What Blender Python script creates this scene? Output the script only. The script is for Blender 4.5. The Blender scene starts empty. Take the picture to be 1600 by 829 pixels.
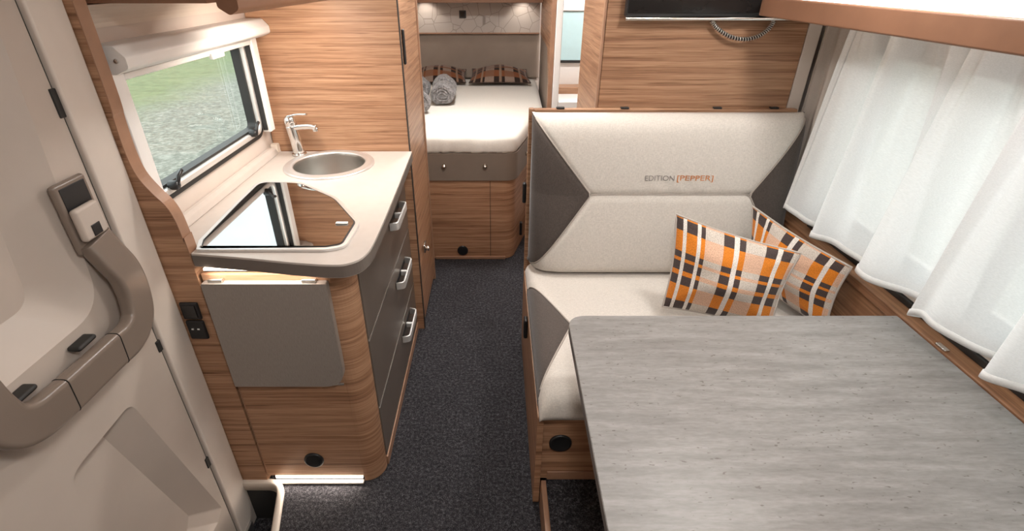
import bpy, bmesh, math, random
from mathutils import Vector, Matrix
random.seed(7)
R = math.radians
scene = bpy.context.scene
C = scene.collection

# ------------------------------------------------------------------ camera
cam_d = bpy.data.cameras.new('camera')
cam_d.sensor_fit = 'HORIZONTAL'; cam_d.sensor_width = 36.0
cam_d.lens = 792.0 / 1600.0 * 36.0
cam_d.shift_x = (800 - 775) / 1600.0
cam_d.clip_start = 0.02
cam = bpy.data.objects.new('camera', cam_d); C.objects.link(cam)
cam.location = (0, 0, 1.6)
cam.rotation_euler = (R(90 - 29.82), 0, 0)
scene.camera = cam

# ------------------------------------------------------------------ world: bright overcast sky with soft clouds
world = bpy.data.worlds.new('sky'); scene.world = world; world.use_nodes = True
wn = world.node_tree; wn.nodes.clear()
wo = wn.nodes.new('ShaderNodeOutputWorld'); wb = wn.nodes.new('ShaderNodeBackground')
wt = wn.nodes.new('ShaderNodeTexCoord'); wz = wn.nodes.new('ShaderNodeTexNoise'); wr = wn.nodes.new('ShaderNodeValToRGB')
wz.inputs['Scale'].default_value = 3.0; wz.inputs['Detail'].default_value = 6.0
wr.color_ramp.elements[0].position = .38; wr.color_ramp.elements[0].color = (.80, .87, .95, 1)
wr.color_ramp.elements[1].position = .62; wr.color_ramp.elements[1].color = (1.0, 1.0, 1.0, 1)
wn.links.new(wt.outputs['Generated'], wz.inputs['Vector']); wn.links.new(wz.outputs['Fac'], wr.inputs['Fac'])
wn.links.new(wr.outputs['Color'], wb.inputs['Color']); wn.links.new(wb.outputs['Background'], wo.inputs['Surface'])
wb.inputs['Strength'].default_value = 4.2

# ------------------------------------------------------------------ view
vs = scene.view_settings
vs.view_transform = 'Standard'; vs.look = 'None'; vs.exposure = 0.0; vs.gamma = 1.0
vs.use_curve_mapping = False
scene.cycles.max_bounces = 10
scene.cycles.transparent_max_bounces = 12

WARM = (1.0, .88, .77); NEUT = (1.0, .965, .925)
def lamp(name, kind, loc, power, color=NEUT, size=.2, size_y=None, aim=(0, 0, -1), parent=None, spot=None):
    d = bpy.data.lights.new(name, kind); d.energy = power; d.color = color
    if kind == 'AREA':
        d.shape = 'RECTANGLE' if size_y else 'DISK'; d.size = size
        if size_y: d.size_y = size_y
    else:
        d.shadow_soft_size = size
        if kind == 'SPOT' and spot: d.spot_size = spot; d.spot_blend = .6
    o = bpy.data.objects.new(name, d); C.objects.link(o)
    o.location = loc
    o.rotation_euler = Vector(aim).to_track_quat('-Z', 'Y').to_euler()
    if parent: o.parent = parent
    return o

# ================================================================== materials
MATS = {}
def newmat(name):
    m = bpy.data.materials.new(name); m.use_nodes = True
    MATS[name] = m
    return m, m.node_tree, m.node_tree.nodes['Principled BSDF']
def ramp(nt, stops):
    r = nt.nodes.new('ShaderNodeValToRGB'); e = r.color_ramp.elements
    e[0].position, e[0].color = stops[0][0], (*stops[0][1], 1)
    e[1].position, e[1].color = stops[-1][0], (*stops[-1][1], 1)
    for p, c in stops[1:-1]:
        n = e.new(p); n.color = (*c, 1)
    return r
def noise(nt, vec, scale, detail=4.0, rough=.55, dist=0.0):
    n = nt.nodes.new('ShaderNodeTexNoise'); n.inputs['Scale'].default_value = scale
    n.inputs['Detail'].default_value = detail; n.inputs['Roughness'].default_value = rough
    n.inputs['Distortion'].default_value = dist
    if vec is not None: nt.links.new(vec, n.inputs['Vector'])
    return n
def mapping(nt, src, scale=(1, 1, 1), rot=(0, 0, 0), loc=(0, 0, 0)):
    m = nt.nodes.new('ShaderNodeMapping'); m.inputs['Scale'].default_value = scale
    m.inputs['Rotation'].default_value = rot; m.inputs['Location'].default_value = loc
    nt.links.new(src, m.inputs['Vector']); return m.outputs['Vector']
def position(nt): return nt.nodes.new('ShaderNodeNewGeometry').outputs['Position']
def objco(nt): return nt.nodes.new('ShaderNodeTexCoord').outputs['Object']
def uvco(nt): return nt.nodes.new('ShaderNodeTexCoord').outputs['UV']
def bump(nt, bsdf, h, strength=.2, dist=.005):
    b = nt.nodes.new('ShaderNodeBump'); b.inputs['Strength'].default_value = strength; b.inputs['Distance'].default_value = dist
    nt.links.new(h, b.inputs['Height']); nt.links.new(b.outputs['Normal'], bsdf.inputs['Normal'])
def mixc(nt, fac, a, b, mode='MIX'):
    m = nt.nodes.new('ShaderNodeMix'); m.data_type = 'RGBA'; m.blend_type = mode
    for s, v in ((0, fac), (6, a), (7, b)):
        if hasattr(v, 'is_output'): nt.links.new(v, m.inputs[s])
        elif s == 0: m.inputs[0].default_value = v
        else: m.inputs[s].default_value = (*v, 1)
    return m.outputs[2]

def plain(name, col, rough=.5, metal=0.0, var=.06, nscale=8.0, bumpv=0.0, bscale=300.0, spec=.5, coat=0.0):
    m, nt, b = newmat(name)
    p = position(nt); n = noise(nt, p, nscale)
    d = tuple(c * (1 - var) for c in col); l = tuple(min(1, c * (1 + var)) for c in col)
    r = ramp(nt, [(.3, d), (.7, l)]); nt.links.new(n.outputs['Fac'], r.inputs['Fac'])
    nt.links.new(r.outputs['Color'], b.inputs['Base Color'])
    b.inputs['Roughness'].default_value = rough; b.inputs['Metallic'].default_value = metal
    b.inputs['Specular IOR Level'].default_value = spec; b.inputs['Coat Weight'].default_value = coat
    if bumpv:
        n2 = noise(nt, p, bscale, 2.0); bump(nt, b, n2.outputs['Fac'], bumpv, .002)
    return m

def wood(name, dark, mid, light, scale=(1.2, 1.2, 64.0), rough=.42):
    m, nt, b = newmat(name)
    p = position(nt)
    w = noise(nt, mapping(nt, p, (2.0, 2.0, 2.0)), 2.0, 2.0)
    v = mapping(nt, p, scale)
    add = nt.nodes.new('ShaderNodeVectorMath'); add.operation = 'MULTIPLY_ADD'
    nt.links.new(w.outputs['Color'], add.inputs[0]); add.inputs[1].default_value = (.5, .5, .5); nt.links.new(v, add.inputs[2])
    n1 = noise(nt, add.outputs[0], 1.0, 6.0, .66, .15)
    n2 = noise(nt, mapping(nt, p, tuple(s * 4 for s in scale)), 1.0, 3.0, .6)
    r = ramp(nt, [(.28, dark), (.43, mid), (.60, light), (.74, mid)])
    nt.links.new(n1.outputs['Fac'], r.inputs['Fac'])
    r2 = ramp(nt, [(.35, (.66, .62, .58)), (.6, (1, 1, 1))]); nt.links.new(n2.outputs['Fac'], r2.inputs['Fac'])
    c = mixc(nt, .75, r.outputs['Color'], r2.outputs['Color'], 'MULTIPLY')
    n3 = noise(nt, mapping(nt, p, (scale[0] * 3, scale[1] * 3, scale[2] * 2.2) if scale[2] > 20 and scale[0] < 20 else tuple(q * 2.5 for q in scale)), 1.0, 2.0, .6)
    r3 = ramp(nt, [(.60, (1, 1, 1)), (.70, (.52, .45, .40))]); nt.links.new(n3.outputs['Fac'], r3.inputs['Fac'])
    c = mixc(nt, .8, c, r3.outputs['Color'], 'MULTIPLY')
    nt.links.new(c, b.inputs['Base Color']); b.inputs['Roughness'].default_value = rough
    b.inputs['Specular IOR Level'].default_value = .35
    bump(nt, b, n2.outputs['Fac'], .08, .002)
    return m
WD, WM_, WL = (.185, .090, .049), (.365, .195, .112), (.50, .295, .178)
WOOD = wood('wood_horizontal', WD, WM_, WL)
WOODY = wood('wood_lengthwise', (.13, .06, .03), (.24, .115, .058), (.33, .17, .09), (42, 1.0, 42))
WOODX = wood('wood_crosswise', WD, WM_, WL, (1.0, 42, 42))
EDGE = plain('wood_edge_band', (.34, .190, .118), .42, var=.12, nscale=14)
VAL = plain('valance_wood', (.235, .115, .066), .38, var=.10, nscale=9)

DOOR = plain('door_plastic', (.50, .43, .375), .42, var=.03, bumpv=.03)
FRAME = plain('door_frame_plastic', (.66, .585, .52), .4, var=.03)
GRIP = plain('grip_plastic', (.20, .157, .128), .28, var=.04)
BLACK = plain('black_plastic', (.012, .012, .013), .4, var=.2)
RUBBER = plain('black_rubber', (.018, .017, .016), .55, var=.2)
WHITE = plain('white_plastic', (.84, .825, .80), .38, var=.02)
WALLM = plain('wall_liner', (.62, .535, .475), .55, var=.03, bumpv=.05, bscale=200)
CEIL = plain('ceiling_liner', (.75, .72, .68), .7, var=.02)
CREAM = plain('cream_trim', (.68, .60, .52), .4, var=.03)
CHROME = plain('chrome', (.80, .79, .77), .13, 1.0, var=.03)
SATIN = plain('satin_nickel', (.80, .79, .77), .38, .6, var=.03)
STEEL = plain('brushed_steel', (.55, .53, .50), .32, 1.0, var=.05)
RIM = plain('polished_steel', (.82, .81, .80), .34, .75, var=.03)
ALU = plain('aluminium', (.70, .69, .67), .3, 1.0, var=.05, nscale=30)
TOP = plain('worktop_laminate', (.55, .49, .445), .36, var=.03, nscale=30, bumpv=.02)
TOPEDGE = plain('worktop_edge', (.15, .125, .108), .4, var=.06)
DRAW = plain('drawer_lacquer', (.165, .135, .112), .34, .25, var=.05)
TAUPE = plain('taupe_board', (.205, .165, .133), .45, var=.05)
HEAD = plain('taupe_upholstery', (.27, .215, .175), .8, var=.05, bumpv=.1, bscale=260)
TVG = plain('television_glass', (.015, .014, .014), .12, var=.1)
KNOB = plain('knob_metal', (.62, .58, .52), .22, 1.0, var=.05)
ORANGE = plain('orange_thread', (.50, .17, .045), .8, var=.1)
GREYT = plain('grey_thread', (.22, .20, .19), .8, var=.1)
PIPING = plain('seam_piping', (.40, .35, .31), .8, var=.06)
SAGE = plain('pale_blue_blind', (.50, .72, .76), .5, var=.04)
WELLM = plain('step_well_liner', (.02, .019, .018), .5, var=.2)

# flap: brushed grey laminate
m, nt, b = newmat('brushed_laminate'); FLAP = m
n1 = noise(nt, mapping(nt, position(nt), (600, 600, 60)), 1.0, 2.0)
r = ramp(nt, [(.3, (.29, .258, .232)), (.7, (.36, .322, .292))]); nt.links.new(n1.outputs['Fac'], r.inputs['Fac'])
nt.links.new(r.outputs['Color'], b.inputs['Base Color']); b.inputs['Roughness'].default_value = .38; b.inputs['Metallic'].default_value = .25

# mirror-dark hob glass
m, nt, b = newmat('hob_glass'); HOB = m
n1 = noise(nt, position(nt), 3.0); r = ramp(nt, [(.3, (.36, .36, .355)), (.7, (.40, .40, .395))])
nt.links.new(n1.outputs['Fac'], r.inputs['Fac']); nt.links.new(r.outputs['Color'], b.inputs['Base Color'])
b.inputs['Metallic'].default_value = 1.0; b.inputs['Roughness'].default_value = .025

# table: grey weathered laminate, grain along X
m, nt, b = newmat('grey_table_laminate'); TABLE = m
p = position(nt)
a1 = noise(nt, mapping(nt, p, (5.0, 42, 26)), 1.0, 7.0, .68, .12)
a2 = noise(nt, mapping(nt, p, (45, 190, 130)), 1.0, 3.0, .6)
a3 = noise(nt, mapping(nt, p, (70, 150, 60)), 1.0, 1.0)
r1 = ramp(nt, [(.28, (.150, .139, .131)), (.5, (.205, .194, .185)), (.72, (.265, .253, .243))]); nt.links.new(a1.outputs['Fac'], r1.inputs['Fac'])
r2 = ramp(nt, [(.32, (.80, .785, .77)), (.62, (1, 1, 1))]); nt.links.new(a2.outputs['Fac'], r2.inputs['Fac'])
r3 = ramp(nt, [(.70, (1, 1, 1)), (.76, (.42, .36, .32))]); nt.links.new(a3.outputs['Fac'], r3.inputs['Fac'])
c = mixc(nt, .8, r1.outputs['Color'], r2.outputs['Color'], 'MULTIPLY'); c = mixc(nt, .8, c, r3.outputs['Color'], 'MULTIPLY')
nt.links.new(c, b.inputs['Base Color']); b.inputs['Roughness'].default_value = .42
bump(nt, b, a2.outputs['Fac'], .08, .002)
TABEDGE = plain('table_edge_band', (.15, .13, .118), .45, var=.15, nscale=40)

# carpet
m, nt, b = newmat('carpet'); CARPET = m
p = position(nt)
c1 = noise(nt, p, 300.0, 3.0, .7); c2 = noise(nt, p, 85.0, 4.0, .75); c3 = noise(nt, p, 9.0, 3.0)
r1 = ramp(nt, [(.37, (.008, .0075, .0085)), (.50, (.040, .038, .043)), (.64, (.19, .182, .195))])
mx = nt.nodes.new('ShaderNodeMath'); mx.operation = 'MULTIPLY_ADD'; mx.inputs[1].default_value = .55
mh = nt.nodes.new('ShaderNodeMath'); mh.operation = 'MULTIPLY'; mh.inputs[1].default_value = .45
nt.links.new(c2.outputs['Fac'], mh.inputs[0]); nt.links.new(c1.outputs['Fac'], mx.inputs[0]); nt.links.new(mh.outputs[0], mx.inputs[2])
nt.links.new(mx.outputs[0], r1.inputs['Fac'])
r3 = ramp(nt, [(.3, (.8, .8, .8)), (.7, (1, 1, 1))]); nt.links.new(c3.outputs['Fac'], r3.inputs['Fac'])
nt.links.new(mixc(nt, 1.0, r1.outputs['Color'], r3.outputs['Color'], 'MULTIPLY'), b.inputs['Base Color'])
b.inputs['Roughness'].default_value = .95; b.inputs['Specular IOR Level'].default_value = .15
bump(nt, b, mx.outputs[0], .9, .012)

# fabrics
def fabric(name, col, var=.07, weave=420.0, strength=.25, sheen=.2):
    m, nt, b = newmat(name); p = position(nt)
    n1 = noise(nt, mapping(nt, p, (weave * .25, weave, weave)), 1.0, 2.0); n2 = noise(nt, mapping(nt, p, (weave, weave * .4, weave * .25)), 1.0, 2.0)
    s = nt.nodes.new('ShaderNodeMath'); s.operation = 'ADD'; nt.links.new(n1.outputs['Fac'], s.inputs[0]); nt.links.new(n2.outputs['Fac'], s.inputs[1])
    h = nt.nodes.new('ShaderNodeMath'); h.operation = 'MULTIPLY'; h.inputs[1].default_value = .5; nt.links.new(s.outputs[0], h.inputs[0])
    r = ramp(nt, [(.36, tuple(x * (1 - 2 * var) for x in col)), (.62, tuple(min(1, x * (1 + var)) for x in col))])
    nt.links.new(h.outputs[0], r.inputs['Fac']); nt.links.new(r.outputs['Color'], b.inputs['Base Color'])
    b.inputs['Roughness'].default_value = .9; b.inputs['Specular IOR Level'].default_value = .15
    b.inputs['Sheen Weight'].default_value = sheen
    bump(nt, b, h.outputs[0], strength, .002)
    return m
LINEN = fabric('light_linen', (.60, .555, .505))
DARKF = fabric('dark_fabric', (.080, .064, .056), .12)
SHEET = fabric('bed_sheet', (.80, .77, .71), .03, 300)
TOWEL = fabric('grey_terry', (.235, .225, .225), .3, 120, 1.0)
BROWNF = fabric('dark_brown_fabric', (.055, .033, .025), .1)
BACKF = fabric('plum_fabric', (.25, .20, .17), .1)

# sheer curtain
def sheer(name, col, trans, clear):
    m = bpy.data.materials.new(name); m.use_nodes = True; nt = m.node_tree; nt.nodes.clear(); MATS[name] = m
    o = nt.nodes.new('ShaderNodeOutputMaterial'); d = nt.nodes.new('ShaderNodeBsdfDiffuse'); t = nt.nodes.new('ShaderNodeBsdfTranslucent'); tr = nt.nodes.new('ShaderNodeBsdfTransparent')
    n = noise(nt, mapping(nt, position(nt), (300, 60, 500)), 1.0, 2.0)
    r = ramp(nt, [(.3, tuple(c * .9 for c in col)), (.7, col)]); nt.links.new(n.outputs['Fac'], r.inputs['Fac'])
    nt.links.new(r.outputs['Color'], d.inputs['Color']); nt.links.new(r.outputs['Color'], t.inputs['Color'])
    a = nt.nodes.new('ShaderNodeMixShader'); a.inputs[0].default_value = trans
    nt.links.new(d.outputs[0], a.inputs[1]); nt.links.new(t.outputs[0], a.inputs[2])
    b2 = nt.nodes.new('ShaderNodeMixShader'); b2.inputs[0].default_value = clear
    nt.links.new(a.outputs[0], b2.inputs[1]); nt.links.new(tr.outputs[0], b2.inputs[2]); nt.links.new(b2.outputs[0], o.inputs['Surface'])
    return m
VOILE = sheer('white_voile', (.93, .93, .93), .38, .15)
HEM = sheer('white_hem', (.92, .92, .91), .3, .0)
DRAPE = sheer('beige_drape', (.66, .59, .53), .3, .0)

# window glass
def glass(name, tint, refl=.08):
    m = bpy.data.materials.new(name); m.use_nodes = True; nt = m.node_tree; nt.nodes.clear(); MATS[name] = m
    o = nt.nodes.new('ShaderNodeOutputMaterial'); t = nt.nodes.new('ShaderNodeBsdfTransparent'); g = nt.nodes.new('ShaderNodeBsdfGlossy')
    n = noise(nt, position(nt), 2.0); r = ramp(nt, [(.3, tuple(c * .97 for c in tint)), (.7, tint)])
    nt.links.new(n.outputs['Fac'], r.inputs['Fac']); nt.links.new(r.outputs['Color'], t.inputs['Color'])
    g.inputs['Roughness'].default_value = .02
    mx = nt.nodes.new('ShaderNodeMixShader'); mx.inputs[0].default_value = refl
    nt.links.new(t.outputs[0], mx.inputs[1]); nt.links.new(g.outputs[0], mx.inputs[2]); nt.links.new(mx.outputs[0], o.inputs['Surface'])
    return m
PANE = glass('acrylic_pane', (.86, .90, .88))

def emit(name, col, strength):
    m = bpy.data.materials.new(name); m.use_nodes = True; nt = m.node_tree; nt.nodes.clear(); MATS[name] = m
    o = nt.nodes.new('ShaderNodeOutputMaterial'); e = nt.nodes.new('ShaderNodeEmission')
    e.inputs['Color'].default_value = (*col, 1); e.inputs['Strength'].default_value = strength
    nt.links.new(e.outputs[0], o.inputs['Surface']); return m
LED = emit('led_warm', (1.0, .86, .72), 6.0)
LEDV = emit('led_valance', (1.0, .93, .85), 5.0)
LEDC = emit('led_ceiling', (1.0, .93, .86), 6.0)

# crackle-print wall
m, nt, b = newmat('crackle_print'); CRACK = m
v = nt.nodes.new('ShaderNodeTexVoronoi'); v.feature = 'DISTANCE_TO_EDGE'; v.inputs['Scale'].default_value = 9.5
nt.links.new(mapping(nt, position(nt), (1, .1, 1), (0, .5, 0)), v.inputs['Vector'])
r = ramp(nt, [(.008, (.27, .225, .195)), (.024, (.46, .41, .37))]); nt.links.new(v.outputs['Distance'], r.inputs['Fac'])
nt.links.new(r.outputs['Color'], b.inputs['Base Color']); b.inputs['Roughness'].default_value = .6

# plaid
def plaid(name, base, orange, brown, white, dull=1.0):
    m, nt, b = newmat(name); uv = uvco(nt)
    sep = nt.nodes.new('ShaderNodeSeparateXYZ'); nt.links.new(uv, sep.inputs[0])
    def stripes(sock, bands, period):
        md = nt.nodes.new('ShaderNodeMath'); md.operation = 'MULTIPLY'; md.inputs[1].default_value = 1.0 / period; nt.links.new(sock, md.inputs[0])
        fr = nt.nodes.new('ShaderNodeMath'); fr.operation = 'FRACT'; nt.links.new(md.outputs[0], fr.inputs[0])
        rr = nt.nodes.new('ShaderNodeValToRGB'); rr.color_ramp.interpolation = 'CONSTANT'; e = rr.color_ramp.elements
        e[0].position = 0; e[0].color = (*bands[0][1], 1); e[1].position = bands[1][0]; e[1].color = (*bands[1][1], 1)
        for pp, cc in bands[2:]:
            n_ = e.new(pp); n_.color = (*cc, 1)
        nt.links.new(fr.outputs[0], rr.inputs['Fac']); return rr.outputs['Color']
    W0, O, B = (1, 1, 1), (0, 1, 0), (0, 0, 1)
    K = (0, 0, 0)
    # mask channels: R = white line, G = orange/brown block column, B unused
    vx = stripes(sep.outputs['X'], [(0, O), (.06, W0), (.09, O), (.18, W0), (.212, O), (.25, K), (.40, O), (.485, W0), (.53, O), (.58, K), (.74, O), (.83, W0), (.868, O), (.95, K)], 1.0001)
    hy = stripes(sep.outputs['Y'], [(0, B), (.11, O), (.30, B), (.40, O), (.45, B), (.55, O), (.585, B), (.65, O), (.86, B), (.98, O)], 1.0001)
    sx = nt.nodes.new('ShaderNodeSeparateColor'); nt.links.new(vx, sx.inputs[0])
    sy = nt.nodes.new('ShaderNodeSeparateColor'); nt.links.new(hy, sy.inputs[0])
    wv = noise(nt, mapping(nt, uv, (90, 12, 1)), 1.0, 3.0)
    pale = ramp(nt, [(.35, tuple(c * .82 for c in base)), (.65, base)]); nt.links.new(wv.outputs['Fac'], pale.inputs['Fac'])
    peach = tuple(.55 * a_ + .45 * o_ for a_, o_ in zip(base, orange))
    bg = mixc(nt, sy.outputs[1], pale.outputs['Color'], peach)
    gl = nt.nodes.new('ShaderNodeMath'); gl.operation = 'MULTIPLY'; gl.inputs[1].default_value = .30; nt.links.new(sy.outputs[2], gl.inputs[0])
    bg = mixc(nt, gl.outputs[0], bg, (.50, .44, .39))
    # columns: orange, brown where the horizontal band is B
    col = mixc(nt, sy.outputs[2], orange, brown)
    isw = nt.nodes.new('ShaderNodeMath'); isw.operation = 'GREATER_THAN'; isw.inputs[1].default_value = .5; nt.links.new(sx.outputs[0], isw.inputs[0])
    iso = nt.nodes.new('ShaderNodeMath'); iso.operation = 'GREATER_THAN'; iso.inputs[1].default_value = .5; nt.links.new(sx.outputs[1], iso.inputs[0])
    c_ = mixc(nt, iso.outputs[0], bg, col); c_ = mixc(nt, isw.outputs[0], c_, white)
    w2 = noise(nt, mapping(nt, uv, (190, 70, 1)), 1.0, 3.0); rr = ramp(nt, [(.35, (.62 * dull,) * 3), (.62, (dull,) * 3)]); nt.links.new(w2.outputs['Fac'], rr.inputs['Fac'])
    c_ = mixc(nt, 1.0, c_, rr.outputs['Color'], 'MULTIPLY')
    nt.links.new(c_, b.inputs['Base Color']); b.inputs['Roughness'].default_value = .92; b.inputs['Specular IOR Level'].default_value = .12
    b.inputs['Sheen Weight'].default_value = .15
    bump(nt, b, w2.outputs['Fac'], .3, .002)
    return m
PLAID = plaid('orange_plaid', (.68, .60, .52), (.66, .205, .022), (.070, .050, .046), (.74, .68, .62))
PLAID2 = plaid('russet_plaid', (.26, .15, .10), (.24, .085, .035), (.035, .022, .018), (.30, .20, .14), .9)

# outdoor ground: gravel near the vehicle, grass further off
m, nt, b = newmat('ground_gravel_grass'); GROUND = m
p = position(nt)
g1 = noise(nt, p, 14.0, 5.0, .7); g2 = noise(nt, p, 5.0, 5.0, .7); g3 = noise(nt, p, .7, 3.0)
rg = ramp(nt, [(.3, (.085, .085, .065)), (.5, (.18, .176, .145)), (.7, (.34, .33, .28))]); nt.links.new(g1.outputs['Fac'], rg.inputs['Fac'])
rs = ramp(nt, [(.3, (.095, .115, .05)), (.7, (.175, .205, .095))]); nt.links.new(g2.outputs['Fac'], rs.inputs['Fac'])
sp = nt.nodes.new('ShaderNodeSeparateXYZ'); nt.links.new(p, sp.inputs[0])
ad = nt.nodes.new('ShaderNodeMath'); ad.operation = 'MULTIPLY_ADD'; ad.inputs[1].default_value = 2.6; nt.links.new(g3.outputs['Fac'], ad.inputs[0]); nt.links.new(sp.outputs[0], ad.inputs[2])
mr = nt.nodes.new('ShaderNodeMapRange'); mr.inputs[1].default_value = -4.4; mr.inputs[2].default_value = -6.4; nt.links.new(ad.outputs[0], mr.inputs[0])
nt.links.new(mixc(nt, mr.outputs[0], rg.outputs['Color'], rs.outputs['Color']), b.inputs['Base Color']); b.inputs['Roughness'].default_value = .95

# ================================================================== mesh helpers
def link(name, me, mat, parent=None, smooth=False):
    o = bpy.data.objects.new(name, me); C.objects.link(o)
    if mat: me.materials.append(mat)
    if smooth:
        for f in me.polygons: f.use_smooth = True
    if parent: o.parent = parent
    return o
def build(name, bm, mat, parent=None, smooth=False, bevel=0.0, seg=2):
    bmesh.ops.recalc_face_normals(bm, faces=bm.faces)
    me = bpy.data.meshes.new(name); bm.to_mesh(me); bm.free()
    o = link(name, me, mat, parent, smooth)
    if bevel:
        md = o.modifiers.new('bevel', 'BEVEL'); md.width = bevel; md.segments = seg; md.limit_method = 'ANGLE'; md.angle_limit = R(40)
        md.harden_normals = False
        for f in me.polygons: f.use_smooth = True
    if smooth or bevel:
        md = o.modifiers.new('weighted', 'WEIGHTED_NORMAL'); md.keep_sharp = True
    return o
def box(bm, x0, x1, y0, y1, z0, z1):
    v = [bm.verts.new(c) for c in ((x0, y0, z0), (x1, y0, z0), (x1, y1, z0), (x0, y1, z0), (x0, y0, z1), (x1, y0, z1), (x1, y1, z1), (x0, y1, z1))]
    for f in ((0, 1, 2, 3), (4, 5, 6, 7), (0, 1, 5, 4), (1, 2, 6, 5), (2, 3, 7, 6), (3, 0, 4, 7)): bm.faces.new([v[i] for i in f])
def bx(name, mat, x0, x1, y0, y1, z0, z1, parent=None, bevel=0.0, seg=2):
    bm = bmesh.new(); box(bm, x0, x1, y0, y1, z0, z1); return build(name, bm, mat, parent, False, bevel, seg)
def bxs(name, mat, boxes, parent=None, bevel=0.0):
    bm = bmesh.new()
    for b_ in boxes: box(bm, *b_)
    return build(name, bm, mat, parent, False, bevel)
def rounded(poly, rad, n=6):
    """round the corners of a 2D polygon; rad: number or list"""
    out = []; N = len(poly)
    for i, p in enumerate(poly):
        r_ = rad[i] if isinstance(rad, (list, tuple)) else rad
        P, A, B = Vector(p), Vector(poly[i - 1]), Vector(poly[(i + 1) % N])
        a = (A - P); b_ = (B - P)
        if r_ <= 0 or a.length < 1e-6 or b_.length < 1e-6: out.append(tuple(P)); continue
        ang = a.angle(b_)
        t = min(r_ / math.tan(ang / 2), a.length * .49, b_.length * .49)
        p0 = P + a.normalized() * t; p1 = P + b_.normalized() * t
        for k in range(n + 1):
            s = k / n; out.append(tuple(p0 * (1 - s) ** 2 + P * 2 * s * (1 - s) + p1 * s * s))
    return out
def to3(p, axis, d):
    if axis == 'z': return (p[0], p[1], d)
    if axis == 'y': return (p[0], d, p[1])
    return (d, p[0], p[1])
def fill(bm, loops, axis, d):
    """flat face with holes at depth d, returns vert loops"""
    vl = []; es = []
    for lp in loops:
        vs_ = [bm.verts.new(to3(p, axis, d)) for p in lp]; vl.append(vs_)
        es += [bm.edges.new((vs_[i], vs_[(i + 1) % len(vs_)])) for i in range(len(vs_))]
    nrm = {'z': (0, 0, 1), 'y': (0, 1, 0), 'x': (1, 0, 0)}[axis]
    bmesh.ops.triangle_fill(bm, use_beauty=True, use_dissolve=False, edges=es, normal=nrm)
    return vl
def strip(bm, a, b_):
    n = len(a)
    for i in range(n): bm.faces.new((a[i], a[(i + 1) % n], b_[(i + 1) % n], b_[i]))
def prism_bm(bm, loops, axis, d0, d1):
    A = fill(bm, loops, axis, d0); B = fill(bm, loops, axis, d1)
    for a, b_ in zip(A, B): strip(bm, a, b_)
def prism(name, mat, loops, axis, d0, d1, parent=None, bevel=0.0):
    if not isinstance(loops[0][0], (list, tuple)): loops = [loops]
    bm = bmesh.new(); prism_bm(bm, loops, axis, d0, d1); return build(name, bm, mat, parent, False, bevel)
def circle(cx, cy, r_, n=32, ry=None): return [(cx + r_ * math.cos(2 * math.pi * i / n), cy + (ry or r_) * math.sin(2 * math.pi * i / n)) for i in range(n)]
def lathe(name, mat, prof, loc, axis='z', n=32, parent=None, smooth=True, caps=True):
    bm = bmesh.new(); rings = []
    for (r_, h) in prof:
        ring = []
        for i in range(n):
            a = 2 * math.pi * i / n; u, v_ = r_ * math.cos(a), r_ * math.sin(a)
            c = {'z': (u, v_, h), 'y': (u, h, v_), 'x': (h, u, v_)}[axis]
            ring.append(bm.verts.new(Vector(c) + Vector(loc)))
        rings.append(ring)
    for a, b_ in zip(rings, rings[1:]): strip(bm, a, b_)
    if caps:
        bm.faces.new(rings[0]); bm.faces.new(rings[-1])
    o = build(name, bm, mat, parent, smooth); return o
def catmull(pts, n=8, closed=False):
    P = [Vector(p) for p in pts]; out = []; N = len(P)
    rng = range(N if closed else N - 1)
    for i in rng:
        p0 = P[(i - 1) % N] if (closed or i > 0) else P[0]; p1 = P[i]; p2 = P[(i + 1) % N]
        p3 = P[(i + 2) % N] if (closed or i + 2 < N) else P[-1]
        for k in range(n):
            t = k / n
            out.append(.5 * ((2 * p1) + (-p0 + p2) * t + (2 * p0 - 5 * p1 + 4 * p2 - p3) * t * t + (-p0 + 3 * p1 - 3 * p2 + p3) * t ** 3))
    if not closed: out.append(P[-1].copy())
    return out
def sweep(name, mat, path, section, parent=None, closed=False, up=None, smooth=True, bevel=0.0):
    """section: 2D loop (side, up) or function i->loop; path: list of Vector"""
    bm = bmesh.new(); rings = []; N = len(path); up0 = Vector(up) if up else None; prev = None
    for i, p in enumerate(path):
        if closed: t = path[(i + 1) % N] - path[i - 1]
        else: t = path[min(i + 1, N - 1)] - path[max(i - 1, 0)]
        t.normalize()
        if up0 is not None: side = t.cross(up0)
        else:
            side = prev - t * prev.dot(t) if prev is not None else t.orthogonal()
        side.normalize(); prev = side; upv = side.cross(t)
        sec = section(i / max(1, N - 1)) if callable(section) else section
        rings.append([bm.verts.new(Vector(p) + side * a + upv * b_) for a, b_ in sec])
    for a, b_ in zip(rings, rings[1:]): strip(bm, a, b_)
    if closed: strip(bm, rings[-1], rings[0])
    else: bm.faces.new(rings[0]); bm.faces.new(rings[-1])
    return build(name, bm, mat, parent, smooth, bevel)
def tube(name, mat, path, r_, parent=None, closed=False, n=8, up=None):
    return sweep(name, mat, [Vector(p) for p in path], circle(0, 0, r_, n), parent, closed, up)
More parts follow.
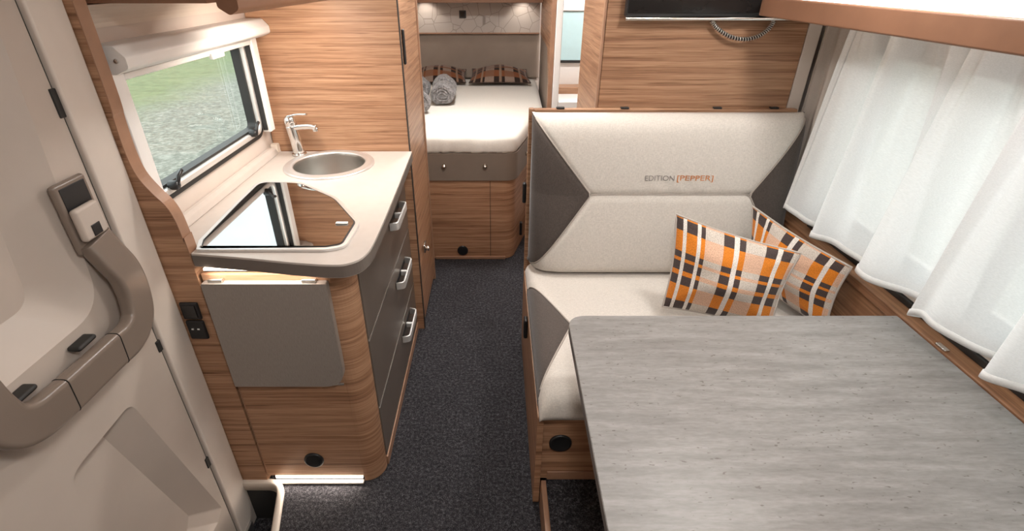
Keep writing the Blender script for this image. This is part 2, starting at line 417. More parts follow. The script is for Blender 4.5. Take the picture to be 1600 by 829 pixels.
def grid(name, mat, fn, nu, nv, parent=None, uv=False, solid=0.0, us=None, vs_=None):
    us = us or [i / nu for i in range(nu + 1)]; vs_ = vs_ or [j / nv for j in range(nv + 1)]
    verts = [fn(u, v) for v in vs_ for u in us]; W = len(us)
    faces = [(j * W + i, j * W + i + 1, (j + 1) * W + i + 1, (j + 1) * W + i) for j in range(len(vs_) - 1) for i in range(W - 1)]
    me = bpy.data.meshes.new(name); me.from_pydata([tuple(v) for v in verts], [], faces)
    if uv:
        ul = me.uv_layers.new(name='uv')
        for pl in me.polygons:
            for li in pl.loop_indices:
                vi = me.loops[li].vertex_index; ul.data[li].uv = (us[vi % W], vs_[vi // W])
    me.update()
    o = link(name, me, mat, parent, True)
    if solid:
        md = o.modifiers.new('solid', 'SOLIDIFY'); md.thickness = solid; md.offset = -1
    return o
def tag(o, label=None, cat=None, group=None, kind=None):
    if label: o['label'] = label
    if cat: o['category'] = cat
    if group: o['group'] = group
    if kind: o['kind'] = kind
    return o
def thing(name, label, cat, loc=(0, 0, 0), group=None):
    o = bpy.data.objects.new(name, None); C.objects.link(o); o.empty_display_size = .05
    o['pos'] = loc
    o.location = loc; tag(o, label, cat, group); return o
def adopt(root):
    """parts are built in world coordinates: keep them in place under a root that is not at the origin"""
    M = Matrix.Translation(root.location).inverted()
    for ch in [c for c in C.objects if c.parent is root]: ch.matrix_parent_inverse = M
    if 'pos' in root: del root['pos']
def struct(o): o['kind'] = 'structure'; return o

# ================================================================== setting
XL, XR, YN, YF, ZC = -.95, 1.24, -1.25, 4.75, 1.98
# floor with the notch of the entrance step
fl = [(XL - .03, YN), (XR + .03, YN), (XR + .03, YF + .03), (XL - .03, YF + .03), (XL - .03, 1.205)]
fl += rounded([(XL, 1.205), (-.775, 1.205), (-.715, .95), (-.70, .38), (XL, .38)], [0, .07, .12, .05, 0], 8) + [(XL - .03, .38)]
floor = struct(prism('floor', CARPET, fl, 'z', -.03, 0))
struct(bx('ceiling', CEIL, XL - .03, XR + .03, YN, YF, ZC, ZC + .03))
# left wall with the window opening
WY0, WY1, WZ0, WZ1 = 1.27, 2.045, 1.045, 1.42
struct(prism('wall_left', WALLM, [[(YN, -.25), (YF, -.25), (YF, ZC), (YN, ZC)], rounded([(WY0, WZ0), (WY1, WZ0), (WY1, WZ1), (WY0, WZ1)], .04, 5), [(.32, -.21), (1.10, -.21), (1.10, 1.97), (.32, 1.97)]], 'x', XL - .03, XL))
RY0, RY1, RZ0, RZ1 = .42, 1.80, .86, 1.38
struct(prism('wall_right', WALLM, [[(YN, 0), (YF, 0), (YF, ZC), (YN, ZC)], rounded([(RY0, RZ0), (RY1, RZ0), (RY1, RZ1), (RY0, RZ1)], .05, 5)], 'x', XR, XR + .03))
struct(bx('wall_far', WALLM, XL - .03, XR + .03, YF, YF + .03, -.03, ZC))
struct(bx('wall_near', WALLM, XL - .03, XR + .03, YN - .03, YN, -.03, ZC))
gr = bx('ground', GROUND, -40, 40, -40, 40, -.62, -.60); gr['kind'] = 'structure'
# raised floor under the dinette, with a wood edge strip
pod = bx('trim_1', CARPET, .168, 1.19, .12, 1.98, .001, .125); struct(pod)
bx('edge_strip', EDGE, .150, .168, .12, 1.118, .001, .131, pod, .003)
# step well
well = thing('trim_2', None, None, (-.8, .8, -.2)); struct(well); well['label'] = 'cream rimmed entrance step well with dark mat'
rim2 = [Vector((x, y, .004)) for x, y in rounded([(XL + .005, 1.205), (-.775, 1.205), (-.715, .95), (-.70, .38), (XL + .005, .38)], [0, .07, .12, .05, 0], 10)]
sweep('rim', CREAM, rim2, [(-.012, -.03), (.012, -.03), (.012, .004), (.006, .010), (-.006, .010), (-.012, .004)], well, up=(0, 0, 1))
wl = rounded([(XL + .005, 1.203), (-.777, 1.203), (-.717, .95), (-.702, .382), (XL + .005, .382)], [0, .07, .12, .05, 0], 10)
bm = bmesh.new(); A = [bm.verts.new((x, y, -.005)) for x, y in wl]; B = [bm.verts.new((x, y, -.22)) for x, y in wl]; strip(bm, A, B)
build('well_side', bm, WELLM, well)
prism('mat', CARPET, wl, 'z', -.22, -.205, well)
adopt(well)

# ------------------------------------------------------------------ entrance door
XD = -.925
door = thing('door_1', 'beige moulded entrance door with grab handle beside the kitchen', 'door', (XD, .75, 0)); struct(door); del door['category']
outer = rounded([(.33, -.18), (1.098, -.18), (1.098, 1.96), (.33, 1.96)], [.03, .03, .05, .05])
pk_o = rounded([(.36, .925), (.985, .925), (1.06, 1.80), (.40, 1.80)], [.06, .09, .06, .06], 8)
pk_i = rounded([(.42, 1.00), (.885, 1.00), (.965, 1.72), (.46, 1.72)], [.05, .05, .05, .05], 8)
zz_o = rounded([(.70, .03), (.722, .655), (.940, .66), (1.078, .04), (1.04, .02)], [.03, .05, .035, .01, .01], 8)
zz_i = rounded([(.735, .09), (.75, .635), (.868, .640), (.995, .12), (.97, .09)], [.03, .04, .03, .01, .01], 8)
bm = bmesh.new()
A = fill(bm, [outer, pk_o, zz_o], 'x', XD)
B = fill(bm, [outer], 'x', XD - .075)
strip(bm, A[0], B[0])
def inset(vo, pts, x):
    vi = [bm.verts.new((x, p[0], p[1])) for p in pts]; strip(bm, vo, vi)
    bm.faces.new(vi)
inset(A[1], pk_i, XD - .055); inset(A[2], zz_i, XD - .045)
bmesh.ops.triangulate(bm, faces=[f for f in bm.faces if len(f.verts) > 4])
dp = build('door_panel', bm, DOOR, door, False, .007, 3); dp.modifiers['bevel'].angle_limit = R(14)
# deep moulding: lift ridge around the lower panel
# frame beside the door, gasket
bx('frame_post', FRAME, XL, XD + .012, 1.104, 1.206, -.2, 1.97, door, .006)
bx('gasket', RUBBER, XL, XD - .003, 1.096, 1.105, -.19, 1.96, door)
for z0, z1 in ((1.335, 1.395), (.70, .735), (.225, .265)):
    bx('gasket_clip', RUBBER, XD - .004, XD + .004, 1.088, 1.104, z0, z1, door, .002)
bx('sill', ALU, XD + .008, XD + .022, .36, 1.16, -.20, -.155, door, .003)
# lock
lk = bx('lock_plate', GRIP, XD, XD + .016, .978, 1.074, 1.060, 1.222, door, .014, 3)
bx('lock_recess', BLACK, XD + .0155, XD + .0175, .990, 1.063, 1.140, 1.212, lk, .008)
lv = bx('lever', DOOR, XD + .016, XD + .034, .986, 1.058, 1.090, 1.166, lk, .008, 3)
bx('lever_button', BLACK, XD + .0335, XD + .036, 1.010, 1.036, 1.096, 1.122, lk, .002)
# grab handle: flat bow
hp = [(1.022, 1.085), (1.030, 1.035), (1.040, .985), (1.038, .925), (1.018, .872), (.970, .846), (.905, .848), (.755, .853), (.690, .862), (.655, .888), (.640, .935), (.636, 1.0), (.636, 1.10)]
hx = [-.908, -.895, -.885, -.882, -.880, -.880, -.880, -.880, -.880, -.882, -.884, -.89, -.905]
path = catmull([(x, y, z) for x, (y, z) in zip(hx, hp)], 8)
def sec(s):
    w = .040; h_ = .017
    return rounded([(-h_, -w), (h_, -w), (h_, w), (-h_, w)], .014, 4)
N = len(path)
def cut(a, b_): return path[int(a * (N - 1)):int(b_ * (N - 1)) + 1]
def sec2(s): return rounded([(-.041, -.017), (.041, -.017), (.041, .017), (-.041, .017)], .012, 4)
gr_ = sweep('grab_handle', GRIP, path, sec2, door, up=(1, 0, 0))
for yy in (.925, .775):
    k = min(range(N), key=lambda i: abs(path[i].y - yy) + (0 if path[i].z < .88 else 9))
    sweep('joint_line', RUBBER, path[k:k + 2] if (path[k + 1] - path[k]).length < .003 else [path[k], path[k] + (path[k + 1] - path[k]).normalized() * .0025],
          rounded([(-.0416, -.0176), (.0416, -.0176), (.0416, .0176), (-.0416, .0176)], .012, 4), gr_, up=(1, 0, 0))
for y0, y1, z0, z1 in ((.855, .91, .893, .905), (.69, .745, .898, .910)):
    bx('grip_dark_slot', RUBBER, XD, XD + .030, y0, y1, z0, z1, gr_, .012, 3)  # black blocks stand in for the shaded openings between bar and door
adopt(door)

# ------------------------------------------------------------------ kitchen window
w1 = thing('window_1', None, None, (XL, 1.65, 1.05)); struct(w1); w1['label'] = 'kitchen side window with white blind frame and black rubber seal'
def ring_loops(y0, y1, z0, z1, w, r_): return [rounded([(y0, z0), (y1, z0), (y1, z1), (y0, z1)], r_, 7), rounded([(y0 + w, z0 + w), (y1 - w, z0 + w), (y1 - w, z1 - w), (y0 + w, z1 - w)], max(.004, r_ - w), 7)]
prism('rubber_seal', RUBBER, ring_loops(1.255, 2.055, 1.035, 1.43, .022, .06), 'x', XL - .005, XL + .012, w1, .003)
prism('chrome_ring', SATIN, ring_loops(1.272, 2.036, 1.052, 1.412, .020, .05), 'x', XL - .02, XL + .018, w1, .005)
prism('inner_seal', RUBBER, ring_loops(1.288, 2.020, 1.068, 1.396, .012, .035), 'x', XL - .028, XL + .004, w1)
bx('pane', PANE, XL - .030, XL - .025, 1.26, 2.05, 1.04, 1.425, w1)
for yy in (1.38, 1.93):
    lt = lathe('latch', BLACK, [(.0, 0), (.014, 0), (.014, .02), (.010, .026), (.0, .026)], (XL + .012, yy, 1.075), 'x', 12, w1)
    tube('latch_lever', BLACK, [(XL + .035, yy, 1.075), (XL + .038, yy + .012, 1.10), (XL + .036, yy + .035, 1.108)], .006, lt)
# roller blind frame
cs = rounded([(XL, 1.395), (-.895, 1.395), (-.862, 1.408), (-.862, 1.432), (-.885, 1.458), (XL, 1.458)], [0, .006, .012, .012, .015, 0])
cas = prism('blind_cassette', WHITE, cs, 'y', 1.262, 2.11, w1, .003)
prism('cassette_end', WHITE, [(x * 1.0, z) for x, z in cs], 'y', 2.11, 2.122, cas, .003)
tube('cassette_screw', ALU, [(-.885, 1.258, 1.425), (-.885, 1.262, 1.425)], .005, cas)
bx('blind_rail', WHITE, XL + .012, -.905, 1.255, 1.303, 1.05, 1.397, w1, .004)
bx('blind_rail', WHITE, XL + .012, -.905, 2.040, 2.085, 1.05, 1.397, w1, .004)
bx('rail_groove', RUBBER, -.932, -.915, 2.034, 2.0405, 1.06, 1.395, w1)
bx('blind_pull_bar', WHITE, -.935, -.905, 1.303, 2.034, 1.376, 1.392, w1, .004)
bx('blind_tab', WHITE, -.91, -.895, 1.72, 1.80, 1.366, 1.384, w1, .004)
adopt(w1)

# ------------------------------------------------------------------ dinette window behind the voile
w2 = thing('window_2', None, None, (XR, 1.0, .85)); struct(w2); w2['label'] = 'wide side window behind the white voile curtain'
prism('rubber_seal', RUBBER, ring_loops(.38, 1.84, .82, 1.42, .045, .07), 'x', XR - .014, XR + .006, w2, .003)
bx('pane', PANE, XR + .024, XR + .03, .40, 1.82, .84, 1.40, w2)
bx('middle_bar', RUBBER, XR - .01, XR + .02, 1.06, 1.10, .86, 1.36, w2)
bx('catch', RUBBER, XR - .03, XR - .012, 1.40, 1.46, .90, .94, w2, .004)
adopt(w2)

# ================================================================== lamps the caravan has
def ceiling_lamp(x, y, power, label, size=.24):
    t = thing('ceiling_lamp', label, 'lamp', (x, y, ZC), 'round ceiling lamps')
    lathe('housing', WHITE, [(.0, 0), (size * .62, 0), (size * .62, -.018), (size * .55, -.024), (.0, -.024)], (x, y, ZC), 'z', 32, t)
    lathe('diffuser', LEDC, [(.0, -.0245), (size * .5, -.0245), (size * .46, -.030), (.0, -.031)], (x, y, ZC), 'z', 32, t)
    adopt(t)
    l = lamp('lamp_light', 'AREA', (x, y, ZC - .036), power, NEUT, size)
    l.parent = t; l.matrix_parent_inverse = Matrix.Translation(t.location).inverted()
ceiling_lamp(.10, .15, 12, 'round white ceiling lamp above the entrance and dinette aisle')
ceiling_lamp(.76, 1.25, 9, 'round white ceiling lamp above the grey table', .2)
ceiling_lamp(.0, 2.0, 11, 'round white ceiling lamp above the aisle by the kitchen', .2)
ceiling_lamp(-.15, 3.05, 18, 'round white ceiling lamp above the bed', .26)

# ================================================================== kitchen
# end partition post with the curved edge (between door and kitchen)
pil = thing('side_partition', 'tall wooden end panel with curved edge beside the entrance door', 'panel', (-.9, 1.22, 0))
cont = [(-.898, 1.975), (-.898, 1.40), (-.903, 1.30), (-.905, 1.225), (-.898, 1.165), (-.875, 1.118), (-.853, 1.085), (-.841, 1.045), (-.836, .98), (-.832, .90), (-.828, .0)]
cc = [tuple(p) for p in catmull([(x, z, 0) for x, z in cont], 5)]
poly = [(XL + .002, 0.003)] + [(XL + .002, 1.975)] + [(p[0], max(p[1], .003)) for p in cc]
prism('board', WOOD, poly, 'y', 1.208, 1.246, pil)
ep = [Vector((p[0] + .0012, 1.227, p[1])) for p in cc if p[1] > .86]
sweep('edge_band', EDGE, ep, [(-.0195, -.0012), (.0195, -.0012), (.0195, .0012), (-.0195, .0012)], pil, up=(1, 0, 0), smooth=False)
for z0, z1, nm in ((.731, .789, 'light_switch'), (.660, .726, 'power_socket')):
    s = bx(nm, BLACK, -.906, -.853, 1.198, 1.2075, z0, z1, pil, .006, 3)
    if nm == 'light_switch': bx('rocker', TVG, -.898, -.861, 1.1955, 1.199, z0 + .008, z1 - .008, s, .003)
    else:
        bx('port', WHITE, -.893, -.887, 1.1965, 1.1985, .696, .700, s); bx('port', WHITE, -.876, -.870, 1.1965, 1.1985, .696, .700, s)
adopt(pil)

kit = thing('kitchen_unit', 'wood and taupe kitchen base cabinet with three drawers', 'cabinet', (-.65, 1.7, 0))
bx('end_panel', WOOD, -.822, -.476, 1.212, 1.226, .032, .878, kit, .001)
cor = [(-.476, 1.212)] + [(-.476 + .068 * math.sin(a), 1.28 - .068 * math.cos(a)) for a in [i * math.pi / 20 for i in range(1, 11)]] + [(-.424, 1.28), (-.424, 1.262), (-.44, 1.24), (-.476, 1.228)]
prism('corner_post', WOOD, cor, 'z', .004, .880, kit)
bx('carcass', DRAW, -.44, -.426, 1.29, 2.125, .006, .89, kit)
bx('plinth', EDGE, -.426, -.402, 1.284, 2.125, .003, .045, kit, .002)
bx('carcass_rear', DRAW, XL + .004, XL + .016, 1.26, 2.12, .006, .89, kit)
for z0, z1, hz in ((.050, .291, .237), (.297, .584, .508), (.590, .886, .772)):
    d = bx('drawer', DRAW, -.4255, -.405, 1.286, 2.124, z0, z1, kit, .003)
    bx('drawer_edge', ALU, -.4055, -.4045, 1.287, 2.123, z1 - .0022, z1 - .0008, d)
    lp = rounded([(1.735, -.402), (1.745, -.372), (1.945, -.372), (1.955, -.402)], [0, .015, .015, 0], 5)
    hnd = sweep('handle', SATIN, [Vector((x, y, hz)) for y, x in lp], rounded([(-.0035, -.016), (.0035, -.016), (.0035, .016), (-.0035, .016)], .002, 2), d, up=(0, 0, 1))
    bx('handle_bridge', SATIN, -.403, -.373, 1.838, 1.852, hz - .012, hz + .012, d, .004)
    bx('handle_dark_gap', BLACK, -.4048, -.4030, 1.742, 1.948, hz - .010, hz + .010, d, .001)  # black plate paints the openings behind the bow dark
# fold-down worktop flap at the end
fp = rounded([(-.818, .480), (-.470, .480), (-.470, .858), (-.818, .858)], [.004, .07, .006, .004], 8)
fpn = prism('flap', FLAP, fp, 'y', 1.190, 1.2115, kit, .002)
bx('flap_hinge', ALU, -.80, -.76, 1.196, 1.211, .8585, .868, fpn, .002)
bx('flap_hinge', ALU, -.54, -.50, 1.196, 1.211, .8585, .868, fpn, .002)
bx('flap_bracket', ALU, -.56, -.482, 1.206, 1.2115, .470, .4795, fpn, .002)
vr = lathe('air_vent', BLACK, [(.034, 0), (.034, -.006), (.028, -.009), (.024, -.004), (.0, -.004)], (-.641, 1.2115, .117), 'y', 28, kit, caps=False)
for k in range(-3, 4):
    bx('vent_slat', RUBBER, -.641 - .022, -.641 + .022, 1.2045, 1.2085, .117 + k * .0065 - .0015, .117 + k * .0065 + .0015, vr)
bx('end_seam', EDGE, -.8235, -.8205, 1.2105, 1.2125, .03, .478, kit)
# toe-kick light
tk = bx('toe_light', LED, -.80, -.485, 1.2165, 1.2255, .010, .029, kit)
bx('toe_lip', CREAM, -.80, -.478, 1.196, 1.2115, .0035, .012, kit, .002)
bx('counter_light', LED, -.80, -.50, 1.196, 1.206, .898, .9045, kit)
adopt(kit)
lt = lamp('toe_lamp', 'AREA', (-.64, 1.205, .03), .6, WARM, .3, .02, (0, -.75, -.65))
lt2 = lamp('counter_lamp', 'AREA', (-.65, 1.2, .895), .45, WARM, .3, .015, (0, .15, -1))
for l_ in (lt, lt2):
    l_.parent = kit; l_.matrix_parent_inverse = Matrix.Translation(kit.location).inverted()

# worktop with holes for sink
wt_ = thing('worktop', 'beige laminate kitchen worktop with rounded front corner', 'worktop', (-.65, 1.7, .9))
po = [tuple(p)[:2] for p in catmull([(-.826, 1.207, 0), (-.675, 1.184, 0), (-.546, 1.160, 0), (-.44, 1.146, 0), (-.388, 1.153, 0), (-.354, 1.195, 0), (-.344, 1.30, 0), (-.349, 1.68, 0), (-.360, 2.122, 0)], 6)]
po += [(XL + .003, 2.122), (XL + .003, 1.2475), (-.826, 1.2475)]
SX, SY, SR = -.660, 1.944, .176
hole = circle(SX, SY, SR - .012, 48)
bm = bmesh.new(); prism_bm(bm, [po, hole], 'z', .905, .9455)
for f in bm.faces:
    f.material_index = 0
o = build('slab', bm, TOP, wt_, False, .004, 2)
fr = [Vector((p[0], p[1], .9235)) for p in po[:-3]]
sweep('edge_band', TOPEDGE, fr, [(-.0012, -.0165), (.0012, -.0165), (.0012, .0165), (-.0012, .0165)], wt_, up=(0, 0, 1), smooth=False)
# upstand along the wall
up_ = prism('upstand', TOP, rounded([(XL + .003, .9456), (-.915, .9456), (-.922, .968), (-.935, .975), (XL + .003, .975)], [0, .004, .006, .006, 0], 4), 'y', 1.25, 2.118, wt_)
bx('upstand_cap', CREAM, -.946, -.916, 2.085, 2.1185, .946, .985, up_, .005)
adopt(wt_)

# sink
sk = thing('sink', 'round stainless steel sink bowl set in the worktop', 'sink', (SX, SY, .8))
lathe('bowl', STEEL, [(.138, .9515), (.134, .940), (.128, .85), (.10, .815), (.03, .806), (.0, .806)], (SX, SY, 0), 'z', 56, sk, caps=False)
lathe('rim', RIM, [(.174, .9460), (.174, .9500), (.170, .9545), (.160, .9525), (.154, .9525), (.146, .9565), (.138, .9525), (.136, .9405)], (SX, SY, 0), 'z', 56, sk, caps=False)
lathe('drain', RIM, [(.026, .8085), (.026, .8105), (.02, .8105), (.018, .8075), (.0, .8075)], (SX, SY, 0), 'z', 24, sk, caps=False)
adopt(sk)

# mixer tap
tp = thing('faucet', 'chrome single lever mixer tap behind the round sink', 'faucet', (-.845, 2.075, .946))
TX, TY = -.822, 2.072
lathe('base', CHROME, [(.0, .9462), (.030, .9462), (.030, .953), (.025, .957), (.0, .957)], (TX, TY, 0), 'z', 24, tp)
bp = catmull([(TX, TY, .955), (TX - .004, TY, 1.01), (TX - .012, TY, 1.07)], 6)
tube('body', CHROME, bp, .0235, tp, n=20)
sp_ = sweep('spout', CHROME, catmull([(TX - .012, TY, 1.058), (TX + .03, TY - .008, 1.066), (TX + .075, TY - .018, 1.070), (TX + .10, TY - .024, 1.066)], 6),
            lambda s: rounded([(-.015 + .003 * s, -.011), (.015 - .003 * s, -.011), (.015 - .003 * s, .011), (-.015 + .003 * s, .011)], .008, 3), tp, up=(0, 0, 1))
lathe('aerator', CHROME, [(.0, 1.052), (.012, 1.052), (.0125, 1.066), (.0, 1.066)], (TX + .092, TY - .022, 0), 'z', 16, tp)
lathe('cartridge', CHROME, [(.0, 1.068), (.0235, 1.068), (.0235, 1.094), (.018, 1.104), (.0, 1.106)], (TX - .012, TY, 0), 'z', 20, tp)
sweep('lever', CHROME, catmull([(TX - .022, TY, 1.104), (TX + .02, TY - .006, 1.114), (TX + .066, TY - .015, 1.117)], 6),
      lambda s: rounded([(-.009 + .003 * s, -.004), (.009 - .003 * s, -.004), (.009 - .003 * s, .004), (-.009 + .003 * s, .004)], .003, 3), tp, up=(0, 0, 1))
adopt(tp)

# hob with mirror-dark glass lid
hb = thing('gas_hob', 'dark mirror glass hob lid with steel rim on the worktop', 'hob', (-.62, 1.45, .946))
ho = [(-.812, 1.214), (-.463, 1.214), (-.430, 1.233), (-.413, 1.292), (-.416, 1.391), (-.455, 1.478), (-.529, 1.578), (-.611, 1.660), (-.697, 1.716), (-.775, 1.732), (-.822, 1.705), (-.836, 1.66), (-.840, 1.54), (-.840, 1.262), (-.812, 1.258)]
ho = [(-.815, 1.216), (-.463, 1.216), (-.413, 1.235), (-.410, 1.392), (-.529, 1.584), (-.697, 1.730), (-.860, 1.742), (-.852, 1.54), (-.835, 1.27)]
ho = rounded(ho, [.004, .04, .06, .06, .25, .12, .05, .3, .01], 9)
def shrink(loop, d):
    cx_ = sum(p[0] for p in loop) / len(loop); cy_ = sum(p[1] for p in loop) / len(loop); out = []
    n = len(loop)
    for i in range(n):
        a, b_ = Vector(loop[i - 1]), Vector(loop[(i + 1) % n]); t = (b_ - a); nn = Vector((-t.y, t.x)).normalized()
        p = Vector(loop[i])
        if nn.dot(Vector((cx_, cy_)) - p) < 0: nn = -nn
        out.append(tuple(p + nn * d))
    return out
prism('rim', RIM, [ho, shrink(ho, .013)], 'z', .9462, .9535, hb, .002)
prism('seal', RUBBER, [shrink(ho, .012), shrink(ho, .018)], 'z', .9462, .9545, hb)
lid = prism('glass_lid', HOB, shrink(ho, .0165), 'z', .9470, .9560, hb)
bx('lid_clip', WHITE, -.478, -.442, 1.368, 1.382, .9562, .9605, lid, .002)
adopt(hb)

# far kitchen partition, tall cabinet behind it
kp = thing('kitchen_back_panel', 'wooden splash panel behind the sink and tap', 'panel', (-.65, 2.135, 0))
bx('board', WOOD, XL + .004, -.372, 2.126, 2.150, .003, 1.975, kp)
bx('edge_gap', RUBBER, -.3718, -.369, 2.128, 2.150, .003, 1.975, kp)
adopt(kp)
tc = thing('tall_cabinet', 'tall wooden cabinet between kitchen and bed', 'cabinet', (-.65, 2.4, 0))
bx('carcass', WOOD, XL + .004, -.390, 2.165, 2.645, .003, 1.975, tc)
td = bx('door', WOOD, -.3895, -.372, 2.172, 2.620, .36, 1.97, tc, .003)
bx('lower_door', WOOD, -.3895, -.374, 2.172, 2.620, .03, .352, tc, .003)
bx('edge_strip', EDGE, -.3895, -.366, 2.622, 2.646, .003, 1.975, tc, .002)
bx('grip_strip', BLACK, -.3715, -.362, 2.176, 2.200, 1.285, 1.415, td, .004)
lc = bx('lock', CHROME, -.3715, -.356, 2.26, 2.32, .375, .42, td, .006)
lathe('lock_knob', CHROME, [(.0, 0), (.012, 0), (.014, .014), (.0, .016)], (-.356, 2.285, .392), 'x', 14, lc)
adopt(tc)

# overhead locker above the kitchen
oh = thing('overhead_cabinet', 'brown overhead locker above the kitchen window', 'cabinet', (-.78, 1.7, 1.53))
bx('carcass', VAL, XL + .004, -.64, 1.262, 2.122, 1.545, 1.90, oh)
prism('front_door', VAL, rounded([(-.638, 1.535), (-.612, 1.518), (-.590, 1.53), (-.572, 1.90), (-.638, 1.90)], [.01, .012, .012, 0, 0], 5), 'y', 1.300, 2.122, oh, .012)
prism('lit_cove', CREAM, [(XL + .003, 1.49)] + [(-.947 + .045 * (1 - math.cos(a)), 1.49 + .052 * math.sin(a)) for a in [i * math.pi / 16 for i in range(9)]] + [(XL + .003, 1.543)], 'y', 1.255, 2.122, oh)
bx('strip_light', LED, -.70, -.675, 1.46, 2.10, 1.5415, 1.5448, oh)
adopt(oh)
l_ = lamp('locker_lamp', 'AREA', (-.688, 1.80, 1.533), 7.5, WARM, .03, .62, (-.3, .5, -1))
l_.parent = oh; l_.matrix_parent_inverse = Matrix.Translation(oh.location).inverted()

# ================================================================== dinette
XP = .128
bn = thing('dinette_bench', 'wooden dinette bench base with side panel', 'bench', (.65, 1.6, 0))
sp2 = rounded([(1.118, .003), (2.0, .003), (2.0, .424), (1.118, .424)], [.02, 0, 0, .01], 6)
prism('side_panel', WOOD, sp2, 'x', XP, XP + .020, bn, .003)
bx('front_panel', WOOD, XP + .0205, 1.17, 1.128, 1.146, .127, .425, bn, .002)
bx('top_board', EDGE, XP + .0205, 1.17, 1.1465, 2.003, .408, .425, bn)
lathe('air_vent', BLACK, [(.036, 0), (.036, -.006), (.030, -.008), (.026, -.004), (.0, -.004)], (.206, 1.1278, .300), 'y', 28, bn, caps=False)
bx('foot_strip', EDGE, .170, 1.17, 1.122, 1.1275, .127, .165, bn, .002)
bx('belt_clip', BLACK, XP - .016, XP - .0005, 1.64, 1.68, .315, .405, bn, .006)
adopt(bn)
bpn = thing('bench_back_partition', 'low wooden partition behind the bench backrest', 'panel', (.65, 2.02, 0))
bx('back_panel', WOOD, XP + .0205, 1.17, 2.004, 2.030, .13, 1.148, bpn, .002)
prism('aisle_post', WOOD, [(2.003, .003), (2.03, .003), (2.03, 1.150), (2.003, 1.150)], 'x', XP, XP + .020, bpn, .003)
bx('belt_clip', BLACK, XP - .016, XP - .0005, 2.004, 2.028, .755, .845, bpn, .006)
for xx in (.25, .50, .86, 1.08):
    bx('panel_clip', BLACK, xx - .016, xx + .016, 2.0042, 2.022, 1.1485, 1.155, bpn, .002)
adopt(bpn)

def sell(t, p, q): return max(0.0, 1 - abs(2 * t - 1) ** p) ** q
def cosd(n, a=0., b_=1.): return [a + (b_ - a) * .5 * (1 - math.cos(math.pi * i / n)) for i in range(n + 1)]
# back cushion
BX0, BX1 = .139, 1.185
BZ0, BZ1 = .520, 1.142
VM = .535
def seamL(v, x): return x * (v / VM if v < VM else (1 - v) / (1 - VM))
AL, AR = .222, .185
def backsurf(u, v):
    x = BX0 + (BX1 - BX0) * u; z = BZ0 + (BZ1 - BZ0) * v
    T = .20 * (1 - v) + .085 * v
    t = T * (.25 + .75 * sell(u, 14, .5)) * ((.72 if v < .5 else .12) + (.28 if v < .5 else .88) * sell(v, 16, .5))
    dm = abs(v - VM); inside = AL < u < 1 - AR
    crease = .010 * math.exp(-(dm / .018) ** 2) * (1 if inside else 0)
    dl = u - seamL(v, AL); dr = (1 - u) - seamL(v, AR)
    crease += .006 * math.exp(-(dl / .012) ** 2) + .006 * math.exp(-(dr / .012) ** 2)
    puff = .010 * math.sin(math.pi * min(1, max(0, (v - VM) / (1 - VM)))) if v > VM else .010 * math.sin(math.pi * v / VM)
    wr_ = .0022 * math.sin(x * 70 + 5 * math.sin(z * 14)) * math.exp(-((x - .70) / .13) ** 2) * math.exp(-((z - .90) / .09) ** 2)
    return (x, 1.990 - t + crease - puff * .6 + wr_, z)
bc = thing('back_cushion', 'light grey bench backrest cushion with dark side triangles', 'cushion', (.66, 1.9, .5))
vlo = cosd(20, 0, VM); vlo = [VM * (1 - math.cos(math.pi * i / 20)) / 2 for i in range(21)]
vhi = [VM + (1 - VM) * (1 - math.cos(math.pi * i / 20)) / 2 for i in range(21)]
def centre(u, v): a = seamL(v, AL); b_ = 1 - seamL(v, AR); return backsurf(a + (b_ - a) * u, v)
def left(u, v): return backsurf(seamL(v, AL) * u, v)
def right(u, v): return backsurf(1 - seamL(v, AR) * (1 - u), v)
grid('upper_panel', LINEN, centre, 60, 0, bc, vs_=vhi, us=cosd(70), solid=.004)
grid('lower_panel', LINEN, centre, 60, 0, bc, vs_=vlo, us=cosd(70), solid=.004)
allv = vlo + vhi[1:]
allv[0] = .004; allv[-1] = .996
grid('dark_side', DARKF, left, 16, 0, bc, vs_=allv, us=cosd(16), solid=.004)
grid('dark_side', DARKF, right, 16, 0, bc, vs_=allv, us=cosd(16), solid=.004)
for sgn in (0, 1):
    pts = []
    for v in [i / 40 for i in range(1, 40)]:
        u = seamL(v, AL) if sgn == 0 else 1 - seamL(v, AR)
        q = Vector(backsurf(u, v)); q.y -= .0015; pts.append(q)
    tube('piping', PIPING, pts, .003, bc, n=6)
tube('piping', PIPING, [Vector(backsurf(AL + (1 - AL - AR) * i / 30, VM)) + Vector((0, -.001, 0)) for i in range(31)], .0022, bc, n=6)
# embroidered words
def words(name, body, x0, x1, z, mat, parent, h):
    cu = bpy.data.curves.new(name, 'FONT'); cu.body = body; cu.size = 1.0; cu.extrude = 0.0; cu.resolution_u = 4
    o = bpy.data.objects.new(name, cu); C.objects.link(o); bpy.context.view_layer.update()
    me = bpy.data.meshes.new_from_object(o.evaluated_get(bpy.context.evaluated_depsgraph_get())); bpy.data.objects.remove(o)
    xs = [v.co.x for v in me.vertices]; ys = [v.co.y for v in me.vertices]
    for v in me.vertices:
        X = x0 + (v.co.x - min(xs)) / (max(xs) - min(xs)) * (x1 - x0); Z = z + (v.co.y) / .70 * h
        u = (X - BX0) / (BX1 - BX0); vv = (Z - BZ0) / (BZ1 - BZ0); S = backsurf(u, vv)
        v.co = (X, S[1] - .0022, Z)
    for f in me.polygons: f.use_smooth = False
    ob = link(name, me, mat, parent); ob['label'] = 'embroidered words reading ' + body; return ob
words('lettering', 'EDITION', .573, .686, .912, GREYT, bc, .020)
words('lettering', '[PEPPER]', .697, .836, .912, ORANGE, bc, .020)
adopt(bc)

